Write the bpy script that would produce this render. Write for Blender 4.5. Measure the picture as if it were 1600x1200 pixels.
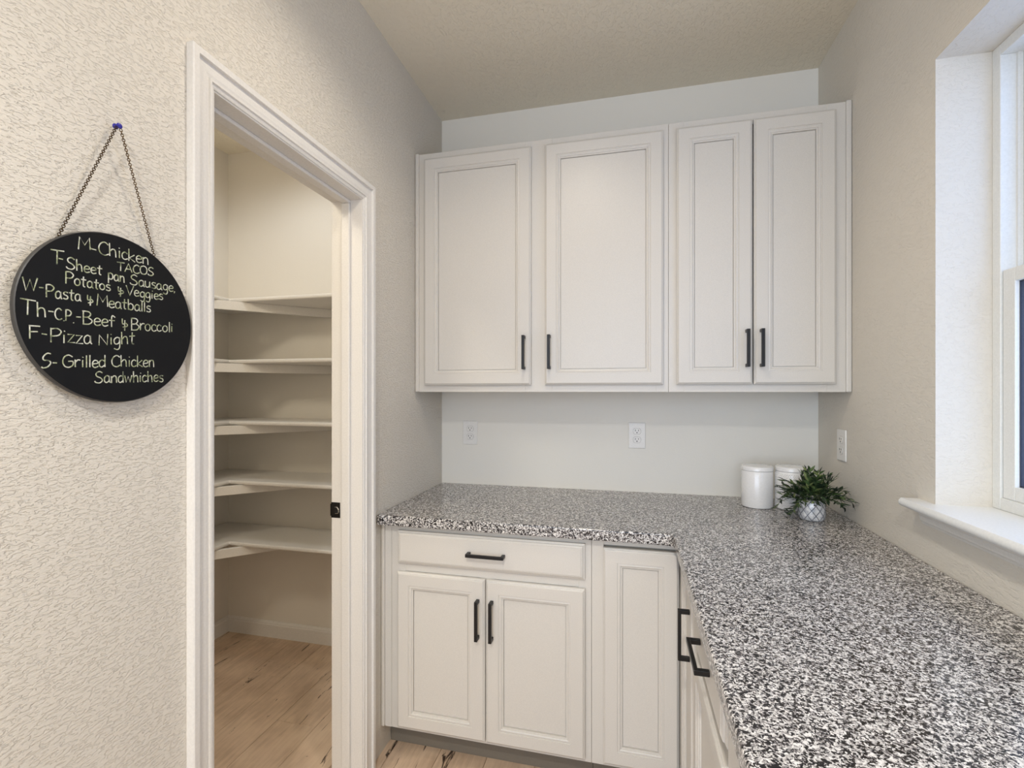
import bpy, bmesh, math, random
from mathutils import Vector, Matrix
for o in list(bpy.data.objects):
    bpy.data.objects.remove(o)
S = bpy.context.scene
C = S.collection
PI = math.pi
rnd = random.Random(7)

# ------------------------------------------------------------------ camera
cam_d = bpy.data.cameras.new('camera'); cam = bpy.data.objects.new('camera', cam_d); C.objects.link(cam)
cam_d.sensor_width = 36; cam_d.lens = 748.38 / 1600 * 36; cam_d.shift_y = 11.4 / 1600
cam_d.clip_start = .02
cam.location = (.9103, -2.263, 1.3729); cam.rotation_euler = (PI / 2, 0, math.radians(13.587))
S.camera = cam

# ------------------------------------------------------------------ world, lights, exposure
W = bpy.data.worlds.new('world'); S.world = W; W.use_nodes = True
bgn = W.node_tree.nodes['Background']
bgn.inputs[0].default_value = (.50, .65, 1.0, 1); bgn.inputs[1].default_value = 2.35
S.view_settings.view_transform = 'Standard'; S.view_settings.look = 'None'
S.view_settings.exposure = 0.0; S.view_settings.gamma = 1
WARM = (1.0, .90, .76)
NEUT = (1.0, .93, .85)


def spot(name, loc, power, angle=150, blend=.6, size=.06, col=WARM):
    d = bpy.data.lights.new(name, 'SPOT'); d.energy = power; d.spot_size = math.radians(angle)
    d.spot_blend = blend; d.shadow_soft_size = size; d.color = col
    o = bpy.data.objects.new(name, d); C.objects.link(o); o.location = loc
    return o


def area(name, loc, rot, sx, sy, power, col):
    d = bpy.data.lights.new(name, 'AREA'); d.shape = 'RECTANGLE'; d.size = sx; d.size_y = sy
    d.energy = power; d.color = col
    o = bpy.data.objects.new(name, d); C.objects.link(o); o.location = loc; o.rotation_euler = rot
    return o


CANS = [(.66, -1.25, 21), (.75, -3.0, 112), (-1.3, -3.6, 50), (-1.3, -5.0, 50), (.75, -5.0, 68)]
for x, y, p in CANS:
    spot('can_light', (x, y, 2.70), p, col=(1, .89, .74) if y == -1.25 else (1, .98, .93))
spot('pantry_light', (-.60, -.62, 2.66), 12, 170, .5, .06, (.9, .95, 1))
spot('pantry_light', (-.62, -1.95, 2.66), 46, 175, .4, .22, (1, .91, .74))  # second pantry lamp, unseen, added as fill to brighten the shelves
# large soft fill added behind the camera to even out the room, no windows built
area('rear_fill', (-.6, -5.9, 1.5), (math.radians(90), 0, 0), 4.2, 2.2, 128, (.58, .74, .98))

# ------------------------------------------------------------------ materials
def new_mat(name):
    m = bpy.data.materials.new(name); m.use_nodes = True
    nt = m.node_tree; b = nt.nodes['Principled BSDF']
    return m, nt, b


def srgb(r, g, b):
    f = lambda c: ((c / 255 + .055) / 1.055) ** 2.4 if c > 10 else c / 255 / 12.92
    return (f(r), f(g), f(b), 1)


def nd(nt, t, **kw):
    n = nt.nodes.new(t)
    for k, v in kw.items():
        if k in n.inputs: n.inputs[k].default_value = v
        else: setattr(n, k, v)
    return n


def ramp(nt, stops, interp='LINEAR'):
    n = nt.nodes.new('ShaderNodeValToRGB'); n.color_ramp.interpolation = interp
    e = n.color_ramp.elements
    while len(e) < len(stops): e.new(.5)
    for i, (p, c) in enumerate(stops):
        e[i].position = p; e[i].color = c
    return n


def plain(name, col, rough=.5, bump=0, scale=200, metal=0, coat=0):
    m, nt, b = new_mat(name)
    b.inputs['Base Color'].default_value = col; b.inputs['Roughness'].default_value = rough
    b.inputs['Metallic'].default_value = metal; b.inputs['Coat Weight'].default_value = coat
    tc = nt.nodes.new('ShaderNodeTexCoord')
    n = nd(nt, 'ShaderNodeTexNoise', Scale=scale, Detail=3.0); nt.links.new(tc.outputs['Object'], n.inputs['Vector'])
    mx = nt.nodes.new('ShaderNodeMix'); mx.data_type = 'RGBA'; mx.inputs[0].default_value = .5
    hs = ramp(nt, [(.3, (col[0] * .96, col[1] * .96, col[2] * .96, 1)), (.7, (min(1, col[0] * 1.03), min(1, col[1] * 1.03), min(1, col[2] * 1.03), 1))])
    nt.links.new(n.outputs['Fac'], hs.inputs[0]); nt.links.new(hs.outputs[0], b.inputs['Base Color'])
    if bump:
        bp = nd(nt, 'ShaderNodeBump', Strength=bump, Distance=.001)
        nt.links.new(n.outputs['Fac'], bp.inputs['Height']); nt.links.new(bp.outputs[0], b.inputs['Normal'])
    return m


def wall_mat(name, col, strength, scale=85, dist=.002):
    m, nt, b = new_mat(name)
    b.inputs['Base Color'].default_value = col; b.inputs['Roughness'].default_value = .75
    b.inputs['Specular IOR Level'].default_value = .3
    tc = nt.nodes.new('ShaderNodeTexCoord')
    n = nd(nt, 'ShaderNodeTexNoise', Scale=scale, Detail=3.0, Roughness=.55, Distortion=.5)
    n2 = nd(nt, 'ShaderNodeTexNoise', Scale=scale * 3.2, Detail=2.0, Roughness=.5)
    mp = nt.nodes.new('ShaderNodeMapping'); mp.inputs['Scale'].default_value = (1, .62, 1.6)
    nt.links.new(tc.outputs['Object'], mp.inputs[0])
    nt.links.new(mp.outputs[0], n.inputs['Vector']); nt.links.new(mp.outputs[0], n2.inputs['Vector'])
    r = ramp(nt, [(.42, (0, 0, 0, 1)), (.475, (.8, .8, .8, 1)), (.72, (1, 1, 1, 1))])
    nt.links.new(n.outputs['Fac'], r.inputs[0])
    a = nd(nt, 'ShaderNodeMath', operation='MULTIPLY_ADD'); a.inputs[1].default_value = .35
    nt.links.new(n2.outputs['Fac'], a.inputs[0]); nt.links.new(r.outputs[0], a.inputs[2])
    bp = nd(nt, 'ShaderNodeBump', Strength=strength, Distance=dist)
    nt.links.new(a.outputs[0], bp.inputs['Height']); nt.links.new(bp.outputs[0], b.inputs['Normal'])
    return m


WALLC = srgb(226, 219, 207)
M_wall = wall_mat('textured_wall_paint', WALLC, .8, 130)
M_wall_b = wall_mat('smooth_wall_paint', srgb(237, 233, 224), .12, 120, .001)
M_wall_r = wall_mat('light_textured_wall_paint', WALLC, .45, 95)
M_pantry = wall_mat('pantry_wall_paint', srgb(232, 226, 216), .12, 100, .001)
M_ceil = wall_mat('ceiling_paint', srgb(236, 227, 208), .6, 80)
M_trim = plain('white_trim_paint', srgb(232, 228, 222), .38)
M_cab = plain('greige_cabinet_paint', srgb(216, 211, 203), .36, .03, 300)
M_cabin = plain('cabinet_interior', srgb(200, 192, 180), .6)
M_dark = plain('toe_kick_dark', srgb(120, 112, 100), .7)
M_black = plain('matte_black_metal', srgb(24, 22, 22), .38, metal=.3)
M_plate = plain('white_plastic', srgb(236, 233, 228), .32)
M_joint = plain('shadowed_plastic_joint', srgb(150, 146, 140), .6)
M_slot = plain('dark_slot', srgb(30, 28, 26), .6)
M_ceramic = plain('white_ceramic', srgb(240, 238, 236), .14, coat=.4)
M_vinyl = plain('white_vinyl', srgb(232, 232, 228), .35)
M_sill = plain('glossy_white_sill', srgb(238, 238, 236), .22)
M_gasket = plain('dark_gasket', srgb(40, 44, 60), .5)
M_board = plain('blackboard_face', srgb(15, 15, 16), .55, .1, 60)
M_board.node_tree.nodes['Principled BSDF'].inputs['Specular IOR Level'].default_value = .22
M_edge = plain('board_edge', srgb(58, 56, 54), .5)
M_pin = plain('blue_plastic_pin', srgb(48, 44, 150), .3)
M_brass = plain('antique_brass_chain', srgb(92, 72, 44), .35, metal=.85)
M_stemm = plain('plant_stem', srgb(60, 78, 40), .6)
M_can = plain('light_trim_white', srgb(235, 235, 230), .5)


def granite():
    m, nt, b = new_mat('speckled_granite')
    b.inputs['Roughness'].default_value = .17
    tc = nt.nodes.new('ShaderNodeTexCoord')
    ns = nd(nt, 'ShaderNodeTexNoise', Scale=160.0, Detail=2.0)
    nt.links.new(tc.outputs['Object'], ns.inputs['Vector'])
    vm = nd(nt, 'ShaderNodeVectorMath', operation='MULTIPLY_ADD')
    vm.inputs[1].default_value = (.010, .010, .010)
    nt.links.new(ns.outputs['Color'], vm.inputs[0]); nt.links.new(tc.outputs['Object'], vm.inputs[2])
    v = nd(nt, 'ShaderNodeTexVoronoi', Scale=340.0); nt.links.new(vm.outputs[0], v.inputs['Vector'])
    sep = nt.nodes.new('ShaderNodeSeparateColor'); nt.links.new(v.outputs['Color'], sep.inputs[0])
    big = nd(nt, 'ShaderNodeTexNoise', Scale=120.0, Detail=3.0, Roughness=.6)
    nt.links.new(tc.outputs['Object'], big.inputs['Vector'])
    a = nd(nt, 'ShaderNodeMath', operation='MULTIPLY_ADD'); a.inputs[1].default_value = 1.5; a.inputs[2].default_value = -.75
    nt.links.new(big.outputs['Fac'], a.inputs[0])
    s = nd(nt, 'ShaderNodeMath', operation='ADD'); nt.links.new(a.outputs[0], s.inputs[0]); nt.links.new(sep.outputs[0], s.inputs[1])
    r = ramp(nt, [(0, srgb(12, 10, 14)), (.29, srgb(40, 36, 40)), (.38, srgb(92, 87, 89)), (.46, srgb(150, 145, 143)),
                  (.60, srgb(200, 196, 192)), (.84, srgb(238, 234, 230))], 'CONSTANT')
    nt.links.new(s.outputs[0], r.inputs[0]); nt.links.new(r.outputs[0], b.inputs['Base Color'])
    return m


M_granite = granite()


def wood():
    m, nt, b = new_mat('oak_plank_wood')
    b.inputs['Roughness'].default_value = .42
    tc = nt.nodes.new('ShaderNodeTexCoord'); oi = nt.nodes.new('ShaderNodeObjectInfo')
    off = nd(nt, 'ShaderNodeVectorMath', operation='SCALE'); off.inputs[3].default_value = 31
    cb = nt.nodes.new('ShaderNodeCombineXYZ')
    for i in range(3): nt.links.new(oi.outputs['Random'], cb.inputs[i])
    nt.links.new(cb.outputs[0], off.inputs[0])
    add = nd(nt, 'ShaderNodeVectorMath', operation='ADD')
    nt.links.new(tc.outputs['Object'], add.inputs[0]); nt.links.new(off.outputs[0], add.inputs[1])
    mp = nt.nodes.new('ShaderNodeMapping'); mp.inputs['Scale'].default_value = (1, .09, 1)
    nt.links.new(add.outputs[0], mp.inputs[0])
    g = nd(nt, 'ShaderNodeTexNoise', Scale=70.0, Detail=5.0, Roughness=.6, Distortion=.6); nt.links.new(mp.outputs[0], g.inputs['Vector'])
    l = nd(nt, 'ShaderNodeTexNoise', Scale=9.0, Detail=3.0); nt.links.new(add.outputs[0], l.inputs['Vector'])
    r = ramp(nt, [(.3, srgb(184, 158, 134)), (.55, srgb(216, 190, 164)), (.75, srgb(228, 204, 178))])
    mx = nd(nt, 'ShaderNodeMath', operation='MULTIPLY_ADD'); mx.inputs[1].default_value = .5
    nt.links.new(g.outputs['Fac'], mx.inputs[0])
    h = nd(nt, 'ShaderNodeMath', operation='MULTIPLY'); h.inputs[1].default_value = .5
    nt.links.new(l.outputs['Fac'], h.inputs[0]); nt.links.new(h.outputs[0], mx.inputs[2])
    tone = nd(nt, 'ShaderNodeMath', operation='MULTIPLY_ADD'); tone.inputs[1].default_value = .16; tone.inputs[2].default_value = -.08
    nt.links.new(oi.outputs['Random'], tone.inputs[0])
    ad = nd(nt, 'ShaderNodeMath', operation='ADD'); nt.links.new(mx.outputs[0], ad.inputs[0]); nt.links.new(tone.outputs[0], ad.inputs[1])
    nt.links.new(ad.outputs[0], r.inputs[0])
    # dark cracks and knots
    mp2 = nt.nodes.new('ShaderNodeMapping'); mp2.inputs['Scale'].default_value = (1, .16, 1)
    nt.links.new(add.outputs[0], mp2.inputs[0])
    k = nd(nt, 'ShaderNodeTexNoise', Scale=26.0, Detail=4.0, Roughness=.65, Distortion=1.2); nt.links.new(mp2.outputs[0], k.inputs['Vector'])
    kr = ramp(nt, [(.635, (0, 0, 0, 1)), (.68, (1, 1, 1, 1))]); nt.links.new(k.outputs['Fac'], kr.inputs[0])
    m2 = nt.nodes.new('ShaderNodeMix'); m2.data_type = 'RGBA'
    nt.links.new(kr.outputs[0], m2.inputs[0]); nt.links.new(r.outputs[0], m2.inputs[6]); m2.inputs[7].default_value = srgb(62, 46, 36)
    nt.links.new(m2.outputs[2], b.inputs['Base Color'])
    bp = nd(nt, 'ShaderNodeBump', Strength=.15, Distance=.001); nt.links.new(g.outputs['Fac'], bp.inputs['Height'])
    nt.links.new(bp.outputs[0], b.inputs['Normal'])
    return m


M_wood = wood()


def chalk():
    m, nt, b = new_mat('chalk_marker'); b.inputs['Roughness'].default_value = .8
    tc = nt.nodes.new('ShaderNodeTexCoord')
    n = nd(nt, 'ShaderNodeTexNoise', Scale=90.0, Detail=4.0, Roughness=.7); nt.links.new(tc.outputs['Object'], n.inputs['Vector'])
    r = ramp(nt, [(.34, srgb(92, 96, 84)), (.45, srgb(160, 168, 128)), (.52, srgb(190, 192, 172)), (.64, srgb(218, 218, 206))])
    nt.links.new(n.outputs['Fac'], r.inputs[0]); nt.links.new(r.outputs[0], b.inputs['Base Color'])
    return m


M_chalk = chalk()


def leafm(name, inner):
    m, nt, b = new_mat(name); b.inputs['Roughness'].default_value = .38
    oi = nt.nodes.new('ShaderNodeObjectInfo')
    r = ramp(nt, [(0, srgb(26, 42, 28)), (.45, srgb(46, 68, 40)), (.8, srgb(86, 110, 64)), (.97, srgb(138, 152, 96))])
    nt.links.new(nt.nodes.new('ShaderNodeNewGeometry').outputs['Random Per Island'] if inner else oi.outputs['Random'], r.inputs[0])
    tc = nt.nodes.new('ShaderNodeTexCoord')
    n = nd(nt, 'ShaderNodeTexNoise', Scale=60.0, Detail=2.0); nt.links.new(tc.outputs['Object'], n.inputs['Vector'])
    mx = nt.nodes.new('ShaderNodeMix'); mx.data_type = 'RGBA'; mx.blend_type = 'MULTIPLY'; mx.inputs[0].default_value = .5
    nt.links.new(r.outputs[0], mx.inputs[6]); nt.links.new(n.outputs['Color'], mx.inputs[7])
    nt.links.new(mx.outputs[2], b.inputs['Base Color'])
    return m


M_leaf = leafm('glossy_leaf', False)
M_leafd = leafm('dark_inner_leaf', True)


def potm():
    m, nt, b = new_mat('silvered_glass_pot'); b.inputs['Roughness'].default_value = .25; b.inputs['Metallic'].default_value = .08
    tc = nt.nodes.new('ShaderNodeTexCoord')
    n = nd(nt, 'ShaderNodeTexNoise', Scale=70.0, Detail=4.0); nt.links.new(tc.outputs['Object'], n.inputs['Vector'])
    r = ramp(nt, [(.35, srgb(188, 190, 194)), (.6, srgb(236, 236, 236))]); nt.links.new(n.outputs['Fac'], r.inputs[0])
    nt.links.new(r.outputs[0], b.inputs['Base Color'])
    return m


M_pot = potm()
M_lattice = plain('grey_lattice_lines', srgb(128, 130, 138), .35, metal=.4)


def glassm():
    m, nt, b = new_mat('window_glass')
    for n in list(nt.nodes): nt.nodes.remove(n)
    out = nt.nodes.new('ShaderNodeOutputMaterial')
    t = nt.nodes.new('ShaderNodeBsdfTransparent'); t.inputs[0].default_value = (.93, .96, .98, 1)
    g = nd(nt, 'ShaderNodeBsdfGlossy', Roughness=.02)
    lw = nd(nt, 'ShaderNodeLayerWeight', Blend=.5)
    pw = nd(nt, 'ShaderNodeMath', operation='POWER'); pw.inputs[1].default_value = 5; nt.links.new(lw.outputs['Facing'], pw.inputs[0])
    f = nd(nt, 'ShaderNodeMath', operation='MULTIPLY_ADD'); f.inputs[1].default_value = .55; f.inputs[2].default_value = .03
    nt.links.new(pw.outputs[0], f.inputs[0])
    mx = nt.nodes.new('ShaderNodeMixShader')
    nt.links.new(f.outputs[0], mx.inputs[0]); nt.links.new(t.outputs[0], mx.inputs[1]); nt.links.new(g.outputs[0], mx.inputs[2])
    nt.links.new(mx.outputs[0], out.inputs[0])
    return m


M_glass = glassm()


def emis(name, col, s):
    m, nt, b = new_mat(name)
    b.inputs['Emission Color'].default_value = col; b.inputs['Emission Strength'].default_value = s
    return m


M_lens = emis('lit_lens', (1, .93, .82, 1), 4)

# ------------------------------------------------------------------ mesh helpers
class MB:
    def __init__(s): s.v = []; s.f = []

    def add(s, vs, fs):
        b = len(s.v); s.v += [tuple(v) for v in vs]; s.f += [tuple(i + b for i in f) for f in fs]; return s

    def box(s, x0, x1, y0, y1, z0, z1):
        vs = [(x, y, z) for x in (x0, x1) for y in (y0, y1) for z in (z0, z1)]
        return s.add(vs, [(0, 1, 3, 2), (4, 6, 7, 5), (0, 4, 5, 1), (2, 3, 7, 6), (0, 2, 6, 4), (1, 5, 7, 3)])

    def prism(s, poly, z0, z1, fn=lambda x, y, z: (x, y, z)):
        n = len(poly)
        vs = [fn(x, y, z0) for x, y in poly] + [fn(x, y, z1) for x, y in poly]
        fs = [tuple(range(n))[::-1], tuple(range(n, 2 * n))] + [(i, (i + 1) % n, n + (i + 1) % n, n + i) for i in range(n)]
        return s.add(vs, fs)

    def lathe(s, prof, n=48, c=(0, 0, 0)):
        vs = []; fs = []
        for r, z in prof:
            for k in range(n):
                a = 2 * PI * k / n; vs.append((c[0] + r * math.cos(a), c[1] + r * math.sin(a), c[2] + z))
        for j in range(len(prof) - 1):
            for k in range(n):
                k2 = (k + 1) % n
                fs.append((j * n + k, j * n + k2, (j + 1) * n + k2, (j + 1) * n + k))
        fs.append(tuple(range(n))[::-1]); m = (len(prof) - 1) * n; fs.append(tuple(m + k for k in range(n)))
        return s.add(vs, fs)

    def tube(s, pts, r, n=6, closed=False):
        pts = [Vector(p) for p in pts]; N = len(pts); vs = []; fs = []
        up = Vector((.13, .27, .95))
        for i, p in enumerate(pts):
            a = pts[(i - 1) % N] if (i or closed) else p; b = pts[(i + 1) % N] if (i < N - 1 or closed) else p
            t = (b - a).normalized(); u = t.cross(up).normalized(); w = t.cross(u)
            rr = r[i] if isinstance(r, (list, tuple)) else r
            for k in range(n):
                an = 2 * PI * k / n; vs.append(p + rr * (math.cos(an) * u + math.sin(an) * w))
        for i in range(N if closed else N - 1):
            j = (i + 1) % N
            for k in range(n):
                k2 = (k + 1) % n; fs.append((i * n + k, i * n + k2, j * n + k2, j * n + k))
        if not closed:
            fs.append(tuple(range(n))[::-1]); fs.append(tuple((N - 1) * n + k for k in range(n)))
        return s.add(vs, fs)

    def shift(s, dx, dy, dz): s.v = [(a + dx, b + dy, c + dz) for a, b, c in s.v]; return s

    def build(s, name, mat, parent=None, bevel=0, smooth=False, seg=2):
        me = bpy.data.meshes.new(name); me.from_pydata(s.v, [], s.f); me.materials.append(mat)
        bm = bmesh.new(); bm.from_mesh(me); bmesh.ops.recalc_face_normals(bm, faces=bm.faces[:]); bm.to_mesh(me); bm.free()
        me.update()
        o = bpy.data.objects.new(name, me); C.objects.link(o)
        if parent is not None: o.parent = parent
        if smooth:
            for p in me.polygons: p.use_smooth = True
            md = o.modifiers.new('edge', 'EDGE_SPLIT'); md.split_angle = math.radians(38)
        if bevel:
            md = o.modifiers.new('bevel', 'BEVEL'); md.width = bevel; md.segments = seg; md.limit_method = 'ANGLE'
            md.angle_limit = math.radians(35)
        return o


def thing(name, label, cat, loc=(0, 0, 0), rz=0, group=None):
    o = bpy.data.objects.new(name, None); C.objects.link(o); o.empty_display_size = .05
    o.location = loc; o.rotation_euler = (0, 0, rz); o['label'] = label; o['category'] = cat
    if group: o['group'] = group
    return o


def tag(o, label, cat, group=None):
    o['label'] = label; o['category'] = cat
    if group: o['group'] = group
    return o


def struct(o, label=None):
    o['kind'] = 'structure'
    if label: o['label'] = label
    return o


# ------------------------------------------------------------------ dimensions
RW = 1.69         # right wall plane
ZC = 2.734        # ceiling
YP = .03          # pantry back wall plane
XP = -1.322       # pantry far wall plane
YF = -2.6         # end of the left wall
YR = -6.0         # rear wall of the open room
XL = -3.2         # open room's left side
OY0, OY1, OZ = -1.39, -.73, 2.068     # rough door opening (y range, height)
WY0, WY1, WZ0, WZ1 = -1.75, -.79, 1.078, 2.238   # window opening

# ------------------------------------------------------------------ shell
struct(MB().box(XL, RW + .14, YR, .16, -.06, -.012).build('floor', plain('subfloor', srgb(120, 100, 80), .8)),
       'pale oak plank floor')
floor = bpy.data.objects['floor']
k = 0
pw = .182
x = -.877 - 3 * pw
row = 0
while x < 1.2:
    x0 = max(x, -1.335); x1 = min(x + pw, RW)
    y = -2.9 + (row * .47) % 1.2 - 1.2
    while y < .03:
        ya = max(y, -2.6); yb = min(y + 1.2, .032)
        if yb > ya + .01:
            MB().box(x0 + .0006, x1 - .0006, ya + .0006, yb - .0006, -.012, 0).build('plank', M_wood, floor, .0012, seg=1)
        y += 1.2
    x += pw; row += 1
struct(MB().box(XL, RW, YR, -2.62, -.012, -.0005).build('floor_rear', M_wood), 'plank floor of the open room')
struct(MB().box(XL, RW + .14, YR, .16, ZC, ZC + .1).build('ceiling', M_ceil), 'beige textured ceiling')

wl = MB()
wl.box(-.115, 0, YF, OY0, 0, ZC).box(-.115, 0, OY1, YP, 0, ZC).box(-.115, 0, OY0, OY1, OZ, ZC)
struct(wl.build('wall_left', M_wall), 'heavily textured beige wall with pantry doorway')
struct(MB().box(0, RW, 0, .12, 0, ZC).build('wall_back', M_wall_b), 'smooth pale wall behind the cabinets')
wr = MB()
wr.box(RW, RW + .14, YR, WY0, 0, ZC).box(RW, RW + .14, WY1, .12, 0, ZC).box(RW, RW + .14, WY0, WY1, 0, WZ0 - .022)
wr.box(RW, RW + .14, WY0, WY1, WZ1, ZC)
struct(wr.build('wall_right', M_wall_r), 'beige wall with the window')
struct(MB().box(XP - .1, -.115, YP, .12 + YP, 0, ZC).build('wall_pantry_back', M_pantry), 'pantry wall behind the shelves')
struct(MB().box(XP - .1, XP, YF, YP, 0, ZC).build('wall_pantry_far', M_pantry), 'far side wall of the pantry')
struct(MB().box(XL, 0, YF - .1, YF, 0, ZC).build('wall_pantry_near', M_pantry))
struct(MB().box(XL, RW, YR - .1, YR, 0, ZC).build('wall_rear', M_wall_r))
struct(MB().box(XL - .1, XL, YR, YF, 0, ZC).build('wall_room_left', M_wall_r))


def baseboard(name, pts_fn, length):
    # ogee-topped board, profile (depth, height)
    pr = [(0, 0), (.013, 0), (.013, .068), (.010, .074), (.010, .078), (.006, .084), (.004, .088), (0, .088)]
    m = MB(); m.prism(pr, 0, length, pts_fn)
    return struct(m.build(name, M_trim))


baseboard('baseboard_back', lambda d, h, t: (XP + t, YP - d, h), -.115 - XP)
baseboard('baseboard_left', lambda d, h, t: (XP + d, YF + t, h), YP - YF)

# ------------------------------------------------------------------ pantry doorway (door_1)
d1 = bpy.data.objects.new('door_1', None); C.objects.link(d1); d1['kind'] = 'structure'
d1.location = (0, -1.06, 0); d1['label'] = 'white cased doorway into the pantry, door swung out of sight'
JY0, JY1, JZ = -1.37, -.75, 2.048
def P(name, mb, mat, parent=None, **kw):
    L = parent.location; return mb.shift(-L.x, -L.y, -L.z).build(name, mat, parent, **kw)
P('jamb', MB().box(-.118, .003, JY0 - .019, JY0, 0, JZ), M_trim, d1)
P('jamb', MB().box(-.118, .003, JY1, JY1 + .019, 0, JZ), M_trim, d1)
P('jamb', MB().box(-.118, .003, JY0 - .019, JY1 + .019, JZ, JZ + .019), M_trim, d1)
# door stops
P('stop', MB().box(-.074, -.042, JY0, JY0 + .011, 0, JZ - .011), M_trim, d1, bevel=.003)
P('stop', MB().box(-.074, -.042, JY1 - .011, JY1, 0, JZ - .011), M_trim, d1, bevel=.003)
P('stop', MB().box(-.074, -.042, JY0, JY1, JZ - .011, JZ), M_trim, d1, bevel=.003)
# casing profile: (distance from inner edge, thickness)
cp = [(0, 0), (0, .006), (.004, .008), (.009, .0085), (.0102, .0125), (.015, .0125), (.0160, .0080), (.020, .0090), (.024, .0102),
      (.0465, .0108), (.0474, .0180), (.060, .0185), (.063, .0165), (.063, 0)]
def casing(kind):
    vs = []; n = len(cp); i0, i1, it = JY0 - .004, JY1 + .004, JZ + .004
    for d, h in cp:
        if kind == 'L': vs.append((h, i0 - d, 0))
        if kind == 'R': vs.append((h, i1 + d, 0))
        if kind == 'T': vs.append((h, i0 - d, it + d))
    for d, h in cp:
        if kind == 'L': vs.append((h, i0 - d, it + d))
        if kind in 'RT': vs.append((h, i1 + d, it + d))
    m = MB(); m.add(vs, [tuple(range(n)), tuple(range(n, 2 * n))] + [(i, (i + 1) % n, n + (i + 1) % n, n + i) for i in range(n)])
    P('casing', m, M_trim, d1)
for q in 'LRT': casing(q)
# black strike plate with lipped edge and bright latch hole
st = MB(); st.box(-.120, -.084, JY1 - .0016, JY1, .922, .977).box(-.1235, -.118, JY1 - .0016, JY1 + .010, .928, .971)
sp = P('strike_plate', st, M_black, d1, bevel=.0015)
sp['label'] = 'black metal strike plate'
sm = MB(); sm.box(-.106, -.090, JY1 - .0026, JY1 - .0014, .937, .962)
o = sm.shift(0, 1.06, 0).build('latch_hole', plain('latch_hole_dark', srgb(12, 12, 12), .6), sp)
sm = MB(); sm.tube([(-.104, JY1 - .0026, .960), (-.096, JY1 - .0028, .9605), (-.0895, JY1 - .0032, .953), (-.0885, JY1 - .0032, .946), (-.091, JY1 - .003, .939), (-.103, JY1 - .0026, .937)], [.0008, .0016, .0023, .0023, .0017, .0008])
sm.shift(0, 1.06, 0).build('lip', plain('bright_worn_steel', srgb(190, 188, 182), .25, metal=.9), sp)

# ------------------------------------------------------------------ window_1
w1 = bpy.data.objects.new('window_1', None); C.objects.link(w1); w1['kind'] = 'structure'
w1.location = (RW + .12, (WY0 + WY1) / 2, WZ0); w1['label'] = 'white vinyl single-hung window in a deep reveal'
XF = RW + .122
fy0, fy1, fz0, fz1 = WY0, WY1, WZ0, WZ1
IY0, IY1, IZ0, IZ1 = fy0 + .028, fy1 - .028, fz0 + .03, fz1 - .028
f = MB()
f.box(XF, XF + .075, IY1, fy1, fz0, fz1).box(XF, XF + .075, fy0, IY0, fz0, fz1)
f.box(XF, XF + .075, IY0, IY1, IZ1, fz1).box(XF, XF + .075, IY0, IY1, fz0, IZ0)
fr = P('frame', f, M_vinyl, w1, bevel=.002)
# track ribs on the jambs
P('track', MB().box(XF + .0325, XF + .0435, IY1 - .006, IY1, IZ0, IZ1).box(XF + .0325, XF + .0435, IY0, IY0 + .006, IZ0, IZ1), M_vinyl, w1)
MZ = 1.655    # meeting rail centre
def sash(x0, x1, z0, z1, sw, rw):
    m = MB()
    m.box(x0, x1, IY1 - .006 - sw, IY1 - .002, z0, z1).box(x0, x1, IY0 + .002, IY0 + .006 + sw, z0, z1)
    m.box(x0, x1, IY0 + .006 + sw, IY1 - .006 - sw, z1 - rw, z1).box(x0, x1, IY0 + .006 + sw, IY1 - .006 - sw, z0, z0 + rw)
    s = P('sash', m, M_vinyl, w1, bevel=.002)
    L = w1.location
    g = MB(); a, b = IY0 + .006 + sw, IY1 - .006 - sw
    xm = (x0 + x1) / 2
    g.box(xm - .003, xm + .003, a, b, z0 + rw, z1 - rw)
    g.shift(-L.x, -L.y, -L.z).build('pane', M_glass, s)
    t = .0022; q = MB()
    q.box(xm - .0045, xm + .0045, b - t, b + .001, z0 + rw, z1 - rw).box(xm - .0045, xm + .0045, a - .001, a + t, z0 + rw, z1 - rw)
    q.box(xm - .0045, xm + .0045, a, b, z1 - rw - t, z1 - rw + .001).box(xm - .0045, xm + .0045, a, b, z0 + rw - .001, z0 + rw + t)
    q.shift(-L.x, -L.y, -L.z).build('gasket', M_gasket, s)
sash(XF + .004, XF + .032, IZ0, MZ + .018, .034, .034)
sash(XF + .044, XF + .068, MZ - .018, IZ1, .030, .030)
# stool and apron
st = MB()
nose = [(RW + .14, 1.056), (RW - .042, 1.056), (RW - .047, 1.060), (RW - .049, 1.066), (RW - .047, 1.073), (RW - .042, 1.078), (RW + .14, 1.078)]
st.prism(nose, WY0, WY1, lambda a, b, t: (a, t, b))
nose2 = [(RW, 1.056), (RW - .042, 1.056), (RW - .047, 1.060), (RW - .049, 1.066), (RW - .047, 1.073), (RW - .042, 1.078), (RW, 1.078)]
st.prism(nose2, WY1, -.716, lambda a, b, t: (a, t, b)).prism(nose2, -1.824, WY0, lambda a, b, t: (a, t, b))
P('window_stool', st, M_sill, w1, smooth=True)
ap = MB()
apr = [(0, 1.056), (-.020, 1.056), (-.020, 1.049), (-.014, 1.040), (-.012, 1.030), (-.012, 1.026), (-.008, 1.022), (-.006, 1.016), (0, 1.014)]
ap.prism(apr, -1.805, -.745, lambda a, b, t: (RW + a, t, b))
P('apron', ap, M_trim, w1)

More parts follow.
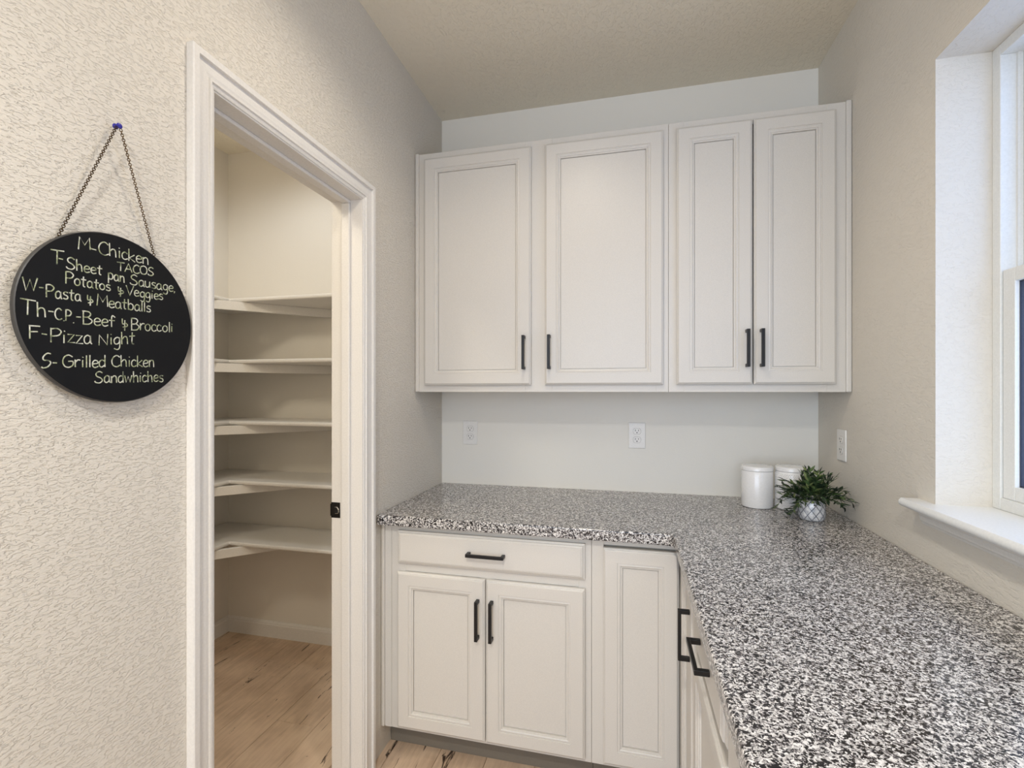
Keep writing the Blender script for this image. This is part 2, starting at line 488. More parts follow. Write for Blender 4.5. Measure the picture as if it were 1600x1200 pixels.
# ------------------------------------------------------------------ cabinetry
def ring_panel(x0, x1, z0, z1, yf, prof, centre):
    """front built of nested rectangles: prof = [(inset, outward)], outward is towards -y from yf"""
    m = MB(); vs = []; fs = []
    for ins, h in prof:
        vs += [(x0 + ins, yf - h, z0 + ins), (x1 - ins, yf - h, z0 + ins), (x1 - ins, yf - h, z1 - ins), (x0 + ins, yf - h, z1 - ins)]
    for i in range(len(prof) - 1):
        for j in range(4):
            j2 = (j + 1) % 4; fs.append((i * 4 + j, i * 4 + j2, i * 4 + 4 + j2, i * 4 + 4 + j))
    n = (len(prof) - 1) * 4; fs.append((n, n + 1, n + 2, n + 3)); fs.append((3, 2, 1, 0))
    return m.add(vs, fs)


DOOR = [(0, .001), (0, .013), (.003, .0155), (.0045, .016), (.0055, .0185), (.008, .020), (.047, .020), (.0478, .0172), (.0495, .0172),
        (.0545, .0182), (.0583, .0165), (.0590, .0138), (.0605, .0138), (.0635, .0134), (.0645, .0058), (.066, .0058), (.0664, .009), (.067, .009)]
DRAW = [(0, .001), (0, .010), (.004, .0125), (.006, .013), (.0075, .0165), (.011, .0185), (.013, .0185), (.0145, .020)]


def pull(parent, x, z, yf, vertical=True, L=.139, proj=.031, w=.0115):
    """square bar pull with a post at each end"""
    m = MB(); h = L / 2
    y0, y1 = yf - proj, yf - proj + .0085
    if vertical:
        m.box(x - w / 2, x + w / 2, y0, y1, z - h, z + h)
        for s in (-1, 1): m.box(x - w / 2, x + w / 2, y1 - .001, yf - .0002, z + s * (h - w / 2) - w / 2, z + s * (h - w / 2) + w / 2)
    else:
        m.box(x - h, x + h, y0, y1, z - w / 2, z + w / 2)
        for s in (-1, 1): m.box(x + s * (h - w / 2) - w / 2, x + s * (h - w / 2) + w / 2, y1 - .001, yf - .0002, z - w / 2, z + w / 2)
    o = m.build('handle', M_black, parent, .0012)
    o['label'] = 'matte black bar handle'
    return o


def door(root, x0, x1, z0, z1, yf, hx=None, hz=None, name='door'):
    d = ring_panel(x0, x1, z0, z1, yf, DOOR, 0).build(name, M_cab, root)
    if hx is not None: pull(d, hx, hz, yf - .020)
    return d


def drawer(root, x0, x1, z0, z1, yf):
    d = ring_panel(x0, x1, z0, z1, yf, DRAW, 0).build('drawer', M_cab, root)
    pull(d, (x0 + x1) / 2, (z0 + z1) / 2, yf - .020, False)
    return d


def frame_rect(m, x0, x1, z0, z1, ys, ye, stiles, rails):
    """face frame: stiles [(xa,xb)], rails [(za,zb)] between first and last stile"""
    for a, b in stiles: m.box(a, b, ye, ys, z0, z1)
    for (za, zb) in rails:
        for (s, t) in zip(stiles[:-1], stiles[1:]): m.box(s[1], t[0], ye, ys, za, zb)


UZ0, UZ1, UD = 1.370, 2.413, .31
# left wall cabinet (two doors with a wide centre stile)
def upper(name, label, X0, X1, doors, stiles, strip, frame_x0, frame_x1):
    t = thing(name, label, 'cabinet', (X0, 0, UZ0), 0, None)
    H = UZ1 - UZ0
    c = MB(); c.box(max(frame_x0, X0) - X0, min(frame_x1, X1) - X0, -UD + .019, -.0015, 0.004, H - .001)
    c.build('carcass', M_cab, t)
    fm = MB(); frame_rect(fm, 0, 0, 0, H, -UD + .019, -UD, [(a - X0, b - X0) for a, b in stiles], [(0, .036), (H - .040, H)])
    fm.build('face_frame', M_cab, t, .0008, seg=1)
    for (a, b, hx) in doors:
        door(t, a - X0, b - X0, .029, 2.384 - UZ0, -UD, hx - X0, 1.5325 - UZ0)
    a, b = strip
    MB().box(a - X0, b - X0, -UD - .006, -UD + .019, 0, H + .003).build('scribe_strip', M_cab, t, .0035)
    return t
upper('wall_cabinet', 'two-door upper cabinet with wide centre stile, beside the pantry doorway', .0015, 1.0635,
      [(.048, .522, .495), (.580, 1.044, .600)], [(.018, .075), (.495, .608), (1.018, 1.0635)], (.0015, .018), .019, 1.0635)
upper('wall_cabinet', 'upper cabinet with two narrow doors meeting in the middle, nearest the window', 1.0645, 1.6885,
      [(1.093, 1.360, 1.340), (1.3655, 1.636, 1.389)], [(1.0645, 1.120), (1.610, 1.671)], (1.671, 1.6885), 1.0645, 1.671)

BD = .610     # base face
BZ = .875
TK = .105
# base cabinet A
t = thing('base_cabinet', 'base cabinet with one drawer above two doors under the left end of the granite', 'cabinet', (.0015, 0, 0))
X0 = .0015
MB().box(.043, .789 - X0, -BD + .019, -.0015, TK, BZ - .001).build('carcass', M_cabin, t)
fm = MB(); frame_rect(fm, 0, 0, TK, BZ, -BD + .019, -BD, [(.043 - X0, .100), (.745, .7895 - X0)], [(TK, TK + .035), (.700, .738), (.846, BZ)])
fm.box(.395, .440, -BD, -BD + .019, TK + .035, .700)
fm.build('face_frame', M_cab, t, .0008, seg=1)
MB().box(.0155 - X0, .0425 - X0, -BD - .001, -BD + .019, TK, BZ).build('filler_strip', M_cab, t, .001)
MB().box(.0, .0135, -BD - .006, -BD + .019, TK, BZ).build('scribe_strip', M_cab, t, .003)
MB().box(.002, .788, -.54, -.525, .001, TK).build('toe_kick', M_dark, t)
drawer(t, .074 - X0, .769 - X0, .731, .853, -BD)
door(t, .073 - X0, .4145 - X0, .121, .700, -BD, .391 - X0, .562)
door(t, .419 - X0, .769 - X0, .121, .700, -BD, .4425 - X0, .562)

# corner cabinet (L-shaped, folding door)
XFc = 1.094                      # face plane of the run on the window wall
t = thing('corner_cabinet', 'L-shaped corner base cabinet with folding door leaves under the granite bend', 'cabinet', (.79, 0, 0))
K = .79
c = MB(); c.prism([(0.001, -.0015), (0.001, -BD + .019), (XFc + .019 - K, -BD + .019), (XFc + .019 - K, -.929), (RW - .002 - K, -.929), (RW - .002 - K, -.0015)], TK, BZ - .001)
c.build('carcass', M_cabin, t)
fm = MB(); fm.box(0.0005, .041, -BD, -BD + .019, TK, BZ).box(.041, XFc - K, -BD, -BD + .019, BZ - .022, BZ).box(.041, XFc - K, -BD, -BD + .019, TK, TK + .03)
fm.box(XFc - K, XFc + .019 - K, -.9295, -.905, TK, BZ).box(XFc - K, XFc + .019 - K, -.905, -BD, BZ - .022, BZ).box(XFc - K, XFc + .019 - K, -.905, -BD, TK, TK + .03)
fm.build('face_frame', M_cab, t, .0008, seg=1)
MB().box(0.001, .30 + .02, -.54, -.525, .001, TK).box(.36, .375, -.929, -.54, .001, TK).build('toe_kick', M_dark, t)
door(t, .829 - K, 1.0725 - K, .121, .847, -BD)
d2 = ring_panel(.0, .268, .121, .847, 0, DOOR, 0)
d2.v = [(XFc - K + y, -.643 - x, z) for x, y, z in d2.v]
dd = d2.build('door', M_cab, t)
hp = pull(dd, 0, 0, 0)
hp.data.transform(Matrix.Translation((XFc - K - .020, -.885, .709)) @ Matrix.Rotation(-PI / 2, 4, 'Z'))

# right-hand run (fronts face the aisle), rotated -90 degrees: local x runs towards the viewer
def run_cab(label, y0, w, split):
    t = thing('base_cabinet', label, 'cabinet', (RW - .002, y0, 0), -PI / 2)
    D = RW - .002 - XFc
    MB().box(.001, w - .001, -D + .019, -.0, TK, BZ - .001).build('carcass', M_cabin, t)
    fm = MB(); frame_rect(fm, 0, 0, TK, BZ, -D + .019, -D, [(.0005, .04), (w - .04, w - .0005)], [(TK, TK + .035), (.700, .738), (.846, BZ)])
    fm.build('face_frame', M_cab, t, .0008, seg=1)
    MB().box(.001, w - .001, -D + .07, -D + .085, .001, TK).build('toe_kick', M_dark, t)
    drawer(t, .022, w - .022, .731, .853, -D)
    if split:
        h = w / 2
        door(t, .022, h - .002, .121, .700, -D, h - .026, .562); door(t, h + .002, w - .022, .121, .700, -D, h + .026, .562)
    else:
        door(t, .022, w - .022, .121, .700, -D, w - .05, .562)
    return t
run_cab('base cabinet on the window side, its drawer pull seen past the granite edge', -.930, .430, False)
run_cab('base cabinet nearest the viewer under the window-side granite', -1.361, .80, True)

# granite top
g = MB()
CX, CY = 1.0531, -.6515
g.prism([(.0015, -.0015), (.0015, CY), (CX - .03, CY), (CX - .012, CY - .004), (CX - .004, CY - .012), (CX, CY - .03), (CX, -2.19), (RW - .0015, -2.19), (RW - .0015, -.0015)], .876, .914)
o = g.build('granite_countertop', M_granite, None, .005, seg=3)
tag(o, 'L-shaped black and white speckled granite worktop', 'countertop')

# ------------------------------------------------------------------ pantry shelves
SH = [1.835, 1.530, 1.225, .930, .625]
labs = ['highest pantry shelf, seen from below', 'second pantry shelf from the top, almost at eye level', 'middle one of the five pantry shelves',
        'fourth pantry shelf from the top, level with the strike plate top', 'lowest pantry shelf, above bare floor']
for z, lab in zip(SH, labs):
    t = thing('pantry_shelf', 'white L-shaped ' + lab, 'shelf', (XP, YP, z - .02), 0, 'L-shaped shelves in the pantry')
    d = .308; e = .002
    m = MB(); m.prism([(e, -e), (e, -1.95), (d, -1.95), (d, -d), (1.204, -d), (1.204, -e)], 0, .020)
    m.build('shelf_board', M_trim, t, .008, seg=4)
    # square-edged brace running diagonally under the inner corner
    a = Vector((e + .001, -.682)); b = Vector((.682, -e - .001)); n = Vector((1, -1)).normalized() * .0
    m = MB(); th = .018 * .7071
    m.prism([(a.x, a.y), (b.x, b.y), (b.x - 2 * th, b.y), (a.x, a.y + 2 * th)], -.044, -.0005)
    m.build('brace', M_trim, t, .001, seg=1)

# ------------------------------------------------------------------ outlets
def outlet(loc, rz, label):
    t = thing('electrical_outlet', label, 'outlet', loc, rz, 'duplex outlets above the worktop')
    w, h = .0375, .0585
    MB().box(-w, w, -.0060, -.0005, -h, h).build('cover_plate', M_plate, t, .0028, seg=3)
    for s in (1, -1):
        zc = s * .0195; pts = []
        for i in range(24):
            a = 2 * PI * i / 24; pts.append((.0172 * math.cos(a), max(-.0132, min(.0132, .0172 * math.sin(a))) + zc))
        r = MB().prism(pts, -.0078, -.0055, lambda x, z, y: (x, y, z)).build('receptacle', M_plate, t, .0005, seg=1)
        gp = [(a * 1.05, (b - zc) * 1.06 + zc) for a, b in pts]
        MB().prism(gp, -.0063, -.0055, lambda x, z, y: (x, y, z)).build('joint', M_joint, r)
        q = MB().box(-.0078, -.0056, -.0084, -.0077, zc + .000, zc + .0080).box(.0056, .0078, -.0084, -.0077, zc + .001, zc + .0072)
        q.prism([(.0026 * math.cos(a * PI / 5), -.0062 + zc + .0026 * math.sin(a * PI / 5)) for a in range(10)], -.0084, -.0077, lambda x, z, y: (x, y, z))
        q.build('slots', M_slot, r)
    MB().prism([(.0022 * math.cos(a * PI / 6), .0022 * math.sin(a * PI / 6)) for a in range(12)], -.0068, -.0058, lambda x, z, y: (x, y, z)).build('screw', M_plate, t)
    return t
outlet((.151, 0, 1.168), 0, 'white outlet on the back wall near the doorway end')
outlet((.951, 0, 1.171), 0, 'white outlet in the middle of the back wall, its plate more glossy')
outlet((RW, -.236, 1.172), -PI / 2, 'white outlet on the window wall above the plant')

# ------------------------------------------------------------------ canisters
def canister(name, label, x, y, R, H, pattern):
    t = thing(name, label, 'canister', (x, y, .9145), 0)
    hb = H - .019
    MB().lathe([(R - .006, 0), (R - .002, .002), (R, .007), (R, hb - .002), (R - .001, hb)], 64).build('body', M_ceramic, t, smooth=True)
    if pattern:
        m = MB(); nr, nc = 22, 46
        for j in range(nr):
            for i in range(nc):
                a = 2 * PI * (i + .5 * (j % 2)) / nc; z = .010 + j * (hb - .020) / (nr - 1); q = .0028
                ce = Vector((math.cos(a), math.sin(a), 0)); tg = Vector((-math.sin(a), math.cos(a), 0)); up = Vector((0, 0, 1))
                c0 = ce * (R - .0003) + up * z
                pts = [c0 + tg * q, c0 + up * q, c0 - tg * q, c0 - up * q, c0 + ce * .0024]
                m.add(pts, [(0, 1, 4), (1, 2, 4), (2, 3, 4), (3, 0, 4)])
        o = m.build('embossed_studs', M_ceramic, t); o['kind'] = 'stuff'
    MB().lathe([(R - .003, hb + .0004), (R - .003, hb + .0016), (R + .0008, hb + .002), (R + .001, hb + .014), (R - .001, hb + .0175), (R - .005, H), (R * .5, H + .002), (.002, H + .0025)], 64).build('lid', M_ceramic, t, smooth=True)
canister('canister', 'plain white ceramic canister with a flat lid on the granite', 1.412, -.174, .0575, .163, False)
canister('canister', 'white canister with an all-over studded surface, half behind the plant', 1.533, -.184, .0560, .166, True)

# ------------------------------------------------------------------ potted plant
px, py = 1.550, -.345
t = thing('potted_plant', 'small bushy green plant in a silvery lattice-patterned pot in the worktop corner', 'plant', (px, py, .9145), 0)
R = .0405
pot = MB().lathe([(R - .010, 0), (R - .006, .001), (R - .001, .007), (R + .0015, .022), (R + .001, .045), (R - .002, .066), (R - .003, .074), (R - .006, .074), (R - .007, .066), (R - .006, .058)], 56).build('pot', M_pot, t, smooth=True)
def potr(z):
    for (a, za), (b, zb) in zip([(R - .006, .001), (R - .001, .007), (R + .0015, .022), (R + .001, .045), (R - .002, .066)], [(R - .001, .007), (R + .0015, .022), (R + .001, .045), (R - .002, .066), (R - .003, .074)]):
        if za <= z <= zb: return a + (b - a) * (z - za) / (zb - za)
    return R
m = MB()
for s in (1, -1):
    for i in range(10):
        a0 = 2 * PI * i / 10; pts = []
        for j in range(13):
            z = .004 + .066 * j / 12; a = a0 + s * 1.25 * j / 12 * .95
            r = potr(z) + .0003; pts.append((r * math.cos(a), r * math.sin(a), z))
        m.tube(pts, .0013, 5)
m.build('lattice', M_lattice, pot)['label'] = 'grey diamond lattice lines'
MB().lathe([(R - .008, .0), (R - .008, .058), (.004, .064)], 24).build('filling', plain('dark_filling', srgb(40, 38, 28), .9), t)

def leaf_geo(L, Wd, curl):
    n = 5; vs = []; fs = []
    for i in range(n + 1):
        u = i / n; w = (Wd * math.sin(PI * min(1, u * .95 + .05) ** .8) if i < n else 0)
        yy = L * u; zz = -curl * L * u * u
        vs += [(-w, yy, zz + w * .35), (0, yy, zz), (w, yy, zz + w * .35)]
    for i in range(n):
        a = i * 3; fs += [(a, a + 1, a + 4, a + 3), (a + 1, a + 2, a + 5, a + 4)]
    return vs, fs
def leaf_mesh(L, Wd, curl):
    vs, fs = leaf_geo(L, Wd, curl)
    me = bpy.data.meshes.new('leaf'); me.from_pydata(vs, [], fs); me.materials.append(M_leaf)
    for p in me.polygons: p.use_smooth = True
    return me
LG = [(.031, .0054, .10), (.027, .0054, .30), (.037, .0058, -.08)]
LM = [leaf_mesh(*g) for g in LG]
CANI = [(1.412, -.174, .0585), (1.533, -.184, .059)]
def clear(p, mar=.012):
    """keep a plant-local point off the wall, the granite and the canisters"""
    x, y, z = px + p.x, py + p.y, p.z
    x = min(x, RW - .006 - mar * .6); y = min(y, -.01 - mar)
    for cx_, cy_, cr in CANI:
        dx, dy = x - cx_, y - cy_; d = math.hypot(dx, dy)
        if z < .18 and d < cr + mar: x = cx_ + dx / d * (cr + mar); y = cy_ + dy / d * (cr + mar)
    return Vector((x - px, y - py, max(z, .006 if mar > .01 else .018)))
def leaf_frame(p, d, up, tilt):
    nrm = (up + Vector((rnd.uniform(-tilt, tilt), rnd.uniform(-tilt, tilt), rnd.uniform(0, .4)))).normalized()
    xax = d.cross(nrm).normalized(); zax = xax.cross(d).normalized()
    Mx = Matrix((xax, d, zax)).transposed().to_4x4(); Mx.translation = p
    return Mx
ns = 30
for i in range(ns):
    az = 2 * PI * (i * .381966) + rnd.uniform(-.2, .2)
    el = math.radians([14, 30, 48, 64, -30, 40, 20, 80, 54, 4][i % 10] + rnd.uniform(-6, 6))
    L = rnd.uniform(.088, .128) * (1.08 if el < .6 else .90) * (.62 if el < -.3 else 1)
    dirv = Vector((math.cos(az) * math.cos(el), math.sin(az) * math.cos(el), math.sin(el)))
    base = Vector((math.cos(az) * .016, math.sin(az) * .016, .058))
    pts = []
    droop = .036 if el < .9 else .008
    for j in range(9):
        u = j / 8; p = base + dirv * L * u + Vector((0, 0, .030 * math.sin(PI * u * .5) - droop * u * u * 1.3))
        if -.3 < el < .15: p.z += .024 * math.sin(PI * u) - .022 * u * u
        pts.append(clear(p) if j > 2 else p)
    st = MB().tube(pts, [.0013] * 5 + [.001, .0009, .0008, .0006], 5).build('stem', M_stemm, t)
    nl = 10
    for k in range(nl):
        u = .26 + .74 * k / (nl - 1); f_ = u * 8; j = min(7, int(f_)); p = pts[j].lerp(pts[j + 1], f_ - j)
        tan = (pts[j + 1] - pts[j])
        tan = tan.normalized() if tan.length > 1e-4 else dirv
        side = tan.cross(Vector((0, 0, 1)))
        if side.length < .1: side = Vector((1, 0, 0))
        side.normalize(); upv = side.cross(tan).normalized(); sg = 1 if k % 2 else -1
        if k == nl - 1: d = tan
        else:
            ang = rnd.uniform(.5, .9); d = (tan * math.cos(ang) + (side * sg + upv * rnd.uniform(-.3, .7)).normalized() * math.sin(ang)).normalized()
        tip = p + d * .030; d = (clear(tip, .004) - p).normalized()
        o = bpy.data.objects.new('leaf', LM[rnd.randrange(3)]); C.objects.link(o); o.parent = st
        o.matrix_local = leaf_frame(p, d, upv, .5) @ Matrix.Scale(rnd.uniform(.8, 1.1) * (.8 if k == nl - 1 else 1), 4)
# the crowded small leaves round the heart of the plant
m = MB()
for i in range(420):
    az = rnd.uniform(0, 2 * PI); el = rnd.uniform(-.15, 1.45); r = .018 + .062 * rnd.random() ** .7
    if el < .5: r *= 1.25
    p = Vector((math.cos(az) * math.cos(el) * r, math.sin(az) * math.cos(el) * r, .072 + math.sin(el) * r * .8))
    d = (Vector((math.cos(az), math.sin(az), math.sin(el) * .9)) + Vector((rnd.uniform(-.8, .8), rnd.uniform(-.8, .8), rnd.uniform(-.5, .8)))).normalized()
    tip = clear(p + d * .028, .004); p = clear(p, .006); d = (tip - p).normalized()
    up = Vector((0, 0, 1)) if abs(d.z) < .9 else Vector((1, 0, 0))
    Mx = leaf_frame(p, d, up, .6) @ Matrix.Scale(rnd.uniform(.6, .95), 4)
    vs, fs = leaf_geo(*LG[i % 3]); m.add([Mx @ Vector(v) for v in vs], fs)
o = m.build('inner_leaves', M_leafd, t, smooth=False); o['kind'] = 'stuff'

# ------------------------------------------------------------------ round chalkboard sign
BYC, BZC, BR = -1.592, 1.503, .150
t = thing('chalkboard_sign', 'round black chalkboard with a handwritten weekly menu hanging by a chain on the wall', 'sign', (0, BYC, BZC), 0)
n = 96
def ringv(r, x): return [(x, r * math.cos(2 * PI * i / n), r * math.sin(2 * PI * i / n)) for i in range(n)]
m = MB()
prof = [(BR - .0015, .0085), (BR, .0095), (BR, .0165), (BR - .0015, .018)]
vs = []; fs = []
for r, xx in prof: vs += ringv(r, xx)
for j in range(3):
    for i in range(n): fs.append((j * n + i, j * n + (i + 1) % n, (j + 1) * n + (i + 1) % n, (j + 1) * n + i))
fs.append(tuple(range(n))[::-1])
m.add(vs, fs); m.build('rim', M_edge, t)
MB().prism([(BR * .990 * math.cos(2 * PI * i / n), BR * .990 * math.sin(2 * PI * i / n)) for i in range(n)], .0100, .0180, lambda y, z, x: (x, y, z)).build('board', M_board, t)
for yy, zz in ((-.06, -.08), (.06, -.08)):   # felt bumpers that stand the board off the wall
    MB().prism([(yy + .008 * math.cos(a * PI / 6), zz + .008 * math.sin(a * PI / 6)) for a in range(12)], .0012, .0105, lambda y, z, x: (x, y, z)).build('bumper', M_black, t)

def chain(p0, p1, nl):
    p0, p1 = Vector(p0), Vector(p1); m = MB(); d = (p1 - p0); pitch = d.length / nl; tn = d.normalized()
    s1 = tn.cross(Vector((1, 0, 0))).normalized(); s2 = tn.cross(s1).normalized()
    for i in range(nl):
        c = p0 + d * ((i + .5) / nl); tw = i * PI / 2 + .6
        a = s1 * math.cos(tw) + s2 * math.sin(tw); pts = []
        for k in range(8):
            an = 2 * PI * k / 8; pts.append(c + tn * math.cos(an) * pitch * .66 + a * math.sin(an) * .0021)
        m.tube(pts, .0008, 4, True)
    return m.build('chain', M_brass, t)
apex = (.021, .0, .346)
chain((.021, -.004, .344), (.0050, -.088, .114), 62)
chain((.021, .003, .343), (.0050, .085, .117), 60)

G = {
 'M': (.85, [[(0, 0), (.08, 1), (.42, .35), (.74, 1), (.8, 0)]]),
 '-': (.4, [[(0, .42), (.35, .42)]]),
 'C': (.7, [[(.62, .85), (.4, 1), (.15, .85), (.02, .5), (.12, .12), (.4, 0), (.65, .15)]]),
 'h': (.55, [[(.02, 1), (.04, 0)], [(.04, .4), (.2, .6), (.38, .52), (.42, 0)]]),
 'i': (.26, [[(.1, .58), (.1, 0)], [(.1, .80), (.12, .86)]]),
 'c': (.48, [[(.4, .5), (.22, .6), (.05, .42), (.06, .12), (.22, 0), (.42, .1)]]),
 'k': (.52, [[(.04, 1), (.04, 0)], [(.42, .58), (.06, .26), (.46, 0)]]),
 'e': (.5, [[(.06, .30), (.40, .36), (.38, .54), (.2, .6), (.05, .42), (.06, .12), (.22, 0), (.44, .1)]]),
 'n': (.54, [[(.04, .6), (.05, 0)], [(.05, .42), (.2, .6), (.38, .52), (.42, 0)]]),
 'T': (.75, [[(0, 1), (.72, 1)], [(.36, 1), (.34, 0)]]),
 'A': (.8, [[(0, 0), (.35, 1), (.7, 0)], [(.14, .36), (.56, .36)]]),
 'O': (.8, [[(.38, 1), (.1, .85), (.02, .45), (.15, .08), (.4, 0), (.65, .15), (.72, .55), (.62, .88), (.38, 1)]]),
 'S': (.7, [[(.58, .88), (.35, 1), (.12, .84), (.15, .6), (.45, .44), (.58, .22), (.4, .02), (.12, .04), (0, .18)]]),
 's': (.48, [[(.40, .56), (.2, .60), (.08, .48), (.14, .36), (.34, .28), (.40, .12), (.26, 0), (.04, .06)]]),
 't': (.46, [[(.2, .9), (.18, .1), (.32, 0)], [(0, .58), (.4, .60)]]),
 'p': (.55, [[(.04, .6), (.03, -.38)], [(.04, .42), (.2, .6), (.42, .5), (.44, .18), (.25, .02), (.05, .12)]]),
 'a': (.56, [[(.42, .5), (.24, .6), (.05, .42), (.06, .1), (.22, 0), (.4, .18), (.42, .58), (.44, .1), (.52, 0)]]),
 'u': (.54, [[(.04, .6), (.06, .12), (.2, 0), (.38, .14), (.42, .6), (.44, 0)]]),
 'g': (.54, [[(.42, .5), (.24, .6), (.05, .42), (.08, .12), (.24, .05), (.4, .2), (.43, .58), (.42, -.2), (.26, -.4), (.04, -.3)]]),
 ',': (.2, [[(.08, .05), (.02, -.15)]]),
 'P': (.66, [[(.04, 1), (.04, 0)], [(.02, .96), (.35, 1), (.58, .8), (.42, .52), (.05, .46)]]),
 'o': (.52, [[(.24, .6), (.05, .42), (.06, .12), (.24, 0), (.42, .14), (.42, .46), (.24, .6)]]),
 'V': (.72, [[(0, 1), (.32, 0), (.66, 1)]]),
 'W': (1.0, [[(0, 1), (.2, 0), (.46, .85), (.68, 0), (.94, 1)]]),
 '&': (.6, [[(.05, .95), (.08, .5), (.4, .58), (.5, .36), (.08, .2)], [(.28, .85), (.26, -.05)]]),
 'b': (.54, [[(.04, 1), (.05, 0)], [(.05, .42), (.22, .6), (.43, .46), (.42, .12), (.24, 0), (.05, .1)]]),
 'l': (.24, [[(.1, 1), (.1, 0)]]),
 'B': (.7, [[(.04, 1), (.05, 0)], [(.0, .98), (.4, .98), (.52, .78), (.36, .56), (.06, .52)], [(.36, .54), (.62, .32), (.45, .04), (.02, 0)]]),
 'f': (.5, [[(.42, .88), (.26, 1), (.18, .8), (.18, 0)], [(0, .55), (.38, .57)]]),
 'r': (.42, [[(.04, .6), (.05, 0)], [(.05, .4), (.2, .58), (.36, .56)]]),
 'F': (.62, [[(.04, 1), (.05, 0)], [(.0, 1), (.55, .98)], [(.04, .52), (.45, .54)]]),
 'z': (.5, [[(.02, .58), (.42, .58), (.04, .02), (.46, .02)]]),
 'N': (.72, [[(.04, 0), (.05, .9), (.56, .02), (.6, .92)]]),
 'G': (.78, [[(.64, .85), (.38, 1), (.1, .82), (.02, .42), (.15, .08), (.42, 0), (.66, .18), (.66, .48), (.36, .48)]]),
 'd': (.56, [[(.42, .48), (.24, .6), (.05, .42), (.06, .1), (.22, 0), (.4, .15)], [(.43, 1), (.43, 0)]]),
 'w': (.7, [[(.02, .6), (.14, 0), (.3, .5), (.46, 0), (.62, .6)]]),
 '.': (.25, [[(.08, .02), (.12, -.04)]]),
}
WORDS = [('M', -63.0, 107.0, -46.0, 111.0, 21.0, 20.0),
('-', -45.0, 108.0, -37.0, 108.0, 14.0, 14.0),
('Chicken', -32.0, 109.0, 57.0, 112.0, 23.0, 21.0),
('TACOS', -1.0, 87.0, 67.0, 93.0, 15.0, 16.0),
('T', -103.0, 73.0, -86.0, 76.0, 23.0, 22.0),
('-', -92.0, 78.0, -87.0, 78.0, 16.0, 16.0),
('Sheet', -81.0, 70.0, -27.0, 73.0, 20.0, 17.0),
('pan', -16.0, 68.0, 12.0, 68.0, 19.0, 18.0),
('Sausage,', 22.0, 67.0, 112.0, 71.0, 19.0, 19.0),
('Potatos', -82.0, 46.0, -13.0, 48.0, 20.0, 17.0),
('&', 0.0, 41.0, 10.0, 42.0, 18.0, 18.0),
('Veggies', 15.0, 46.0, 86.0, 50.0, 18.0, 18.0),
('W', -139.0, 24.0, -121.0, 26.0, 20.0, 20.0),
('-', -118.0, 25.0, -113.0, 25.0, 17.0, 18.0),
('Pasta', -109.0, 19.0, -60.0, 21.0, 20.0, 19.0),
('&', -50.0, 17.0, -41.0, 17.0, 18.0, 18.0),
('Meatballs', -34.0, 18.0, 61.0, 22.0, 20.0, 19.0),
('Th', -142.0, -13.0, -109.0, -14.0, 23.0, 23.0),
('-', -106.0, -12.0, -100.0, -12.0, 20.0, 20.0),
('C.P.', -97.0, -14.0, -70.0, -16.0, 18.0, 19.0),
('-', -67.0, -16.0, -61.0, -15.0, 22.0, 21.0),
('Beef', -57.0, -17.0, -5.0, -15.0, 22.0, 20.0),
('&', 7.0, -18.0, 17.0, -18.0, 21.0, 21.0),
('Broccoli', 24.0, -17.0, 107.0, -11.0, 23.0, 20.0),
('F', -131.0, -50.0, -118.0, -49.0, 21.0, 21.0),
('-', -115.0, -48.0, -109.0, -48.0, 19.0, 18.0),
('Pizza', -103.0, -52.0, -44.0, -49.0, 23.0, 24.0),
('Night', -32.0, -50.0, 30.0, -42.0, 20.0, 24.0),
('S', -115.0, -95.0, -102.0, -89.0, 22.0, 22.0),
('-', -100.0, -92.0, -95.0, -92.0, 18.0, 18.0),
('Grilled', -86.0, -91.0, -21.0, -88.0, 20.0, 21.0),
('Chicken', -10.0, -86.0, 68.0, -83.0, 20.0, 22.0),
('Sandwhiches', -38.0, -116.0, 86.0, -111.0, 20.0, 21.0)]

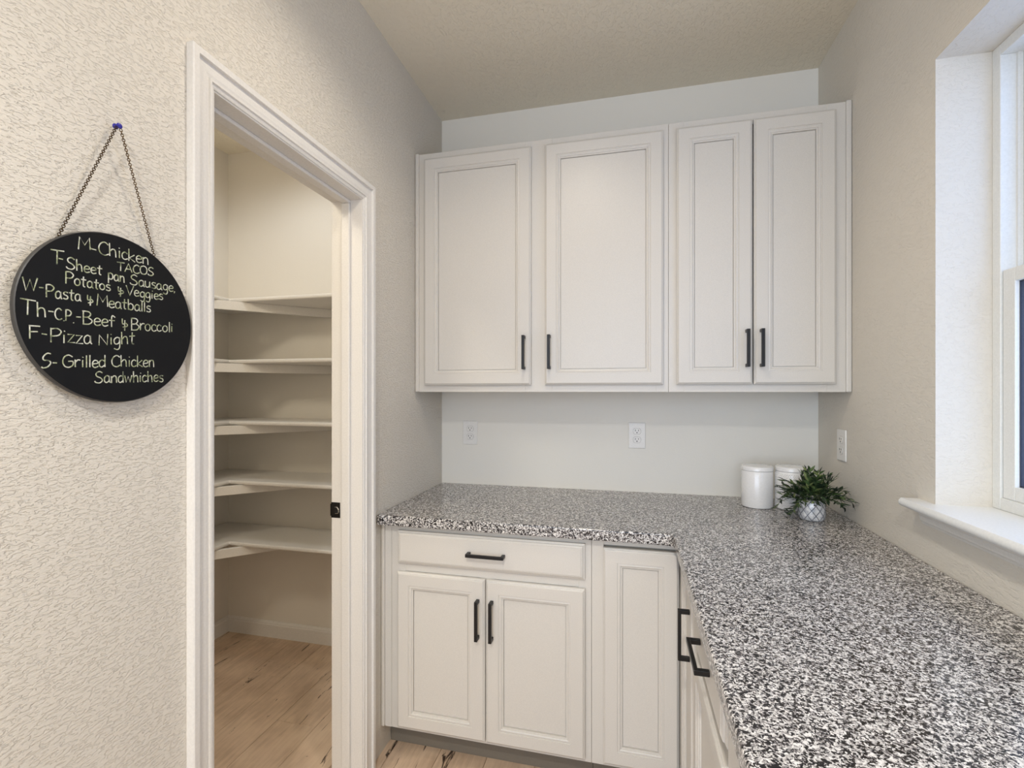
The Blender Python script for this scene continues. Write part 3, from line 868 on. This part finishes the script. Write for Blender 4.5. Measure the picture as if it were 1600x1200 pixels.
def smooth_path(pts):
    if len(pts) < 3: return pts
    out = []
    for i in range(len(pts) - 1):
        p0 = pts[max(0, i - 1)]; p1 = pts[i]; p2 = pts[i + 1]; p3 = pts[min(len(pts) - 1, i + 2)]
        for k in range(4):
            u = k / 4
            out.append(tuple(.5 * (2 * b + (c - a) * u + (2 * a - 5 * b + 4 * c - d) * u * u + (-a + 3 * b - 3 * c + d) * u ** 3) for a, b, c, d in zip(p0, p1, p2, p3)))
    out.append(pts[-1]); return out
wm = MB()
sharp = set('MTAVWFNzw-k')
for (txt, y0, z0, y1, z1, h0, h1) in WORDS:
    tw = sum(G[ch][0] for ch in txt) - .1
    cur = 0
    for ch in txt:
        gw, strokes = G[ch]
        for s_ in strokes:
            q = []
            pp = s_ if ch in sharp else smooth_path(s_)
            jx, jy = rnd.uniform(-.02, .02), rnd.uniform(-.03, .03)
            for (gx, gy) in pp:
                u = (cur + gx) / tw
                y = y0 + (y1 - y0) * u; h = h0 + (h1 - h0) * u; z = z0 + (z1 - z0) * u + (gy + jy) * h
                q.append((.0182, (y + jx * h) / 1000, z / 1000))
            # flat chalk ribbon lying on the board
            V_ = []
            for i, p in enumerate(q):
                a = Vector(q[max(0, i - 1)]); b = Vector(q[min(len(q) - 1, i + 1)]); d = (b - a)
                d = d.normalized() if d.length > 1e-9 else Vector((0, 1, 0)); nn = Vector((0, -d.z, d.y)) * .00098
                V_.append([(.0180, p[1] - nn.y, p[2] - nn.z), (.01835, p[1] - nn.y * .6, p[2] - nn.z * .6), (.01835, p[1] + nn.y * .6, p[2] + nn.z * .6), (.0180, p[1] + nn.y, p[2] + nn.z)])
            vs = [v for r4 in V_ for v in r4]; fs = []
            for i in range(len(V_) - 1):
                for k in range(3): fs.append((i * 4 + k, i * 4 + k + 1, i * 4 + 5 + k, i * 4 + 4 + k))
            fs += [(0, 1, 2, 3), tuple(len(vs) - 4 + k for k in (3, 2, 1, 0))]
            wm.add(vs, fs)
        cur += gw
wm.build('chalk_writing', M_chalk, t)['label'] = 'greenish white handwritten menu lines'

# blue push pin
t = thing('push_pin', 'blue push pin holding the chain of the round chalkboard', 'push pin', (0, BYC + .0005, BZC + .3475))
m = MB().lathe([(.0046, 0), (.0050, .001), (.0050, .002), (.0028, .0035), (.0026, .007), (.0040, .009), (.0048, .010), (.0048, .0115), (.0034, .0125)], 20)
m.v = [(.011 + z, x, y) for x, y, z in m.v]
m.build('grip', M_pin, t, smooth=True)
MB().tube([(-.008, 0, 0), (.0115, 0, 0)], .0006, 6).build('needle', plain('pin_steel', srgb(180, 180, 180), .25, metal=1), t)

# ------------------------------------------------------------------ recessed ceiling lights (above the frame)
LL = ['in the nook ceiling nearest the wall cabinets', 'in the ceiling just behind the viewer', 'in the open room beside the pantry wall',
      'in the far left corner of the open room', 'near the rear wall on the window side', 'in the pantry ceiling above the shelves', 'added as fill in the pantry ceiling towards its near end']
for (x, y, p), where in zip(CANS + [(-.60, -.62, 0), (-.62, -1.95, 0)], LL):
    t = thing('recessed_light', 'round white recessed light ' + where, 'ceiling light', (x, y, ZC), 0, 'recessed ceiling lights')
    MB().lathe([(.085, -.001), (.088, -.004), (.070, -.006), (.066, -.001)], 40).build('trim_ring', M_can, t)
    MB().lathe([(.064, -.0015), (.060, -.003)], 40).build('lens', M_lens, t)
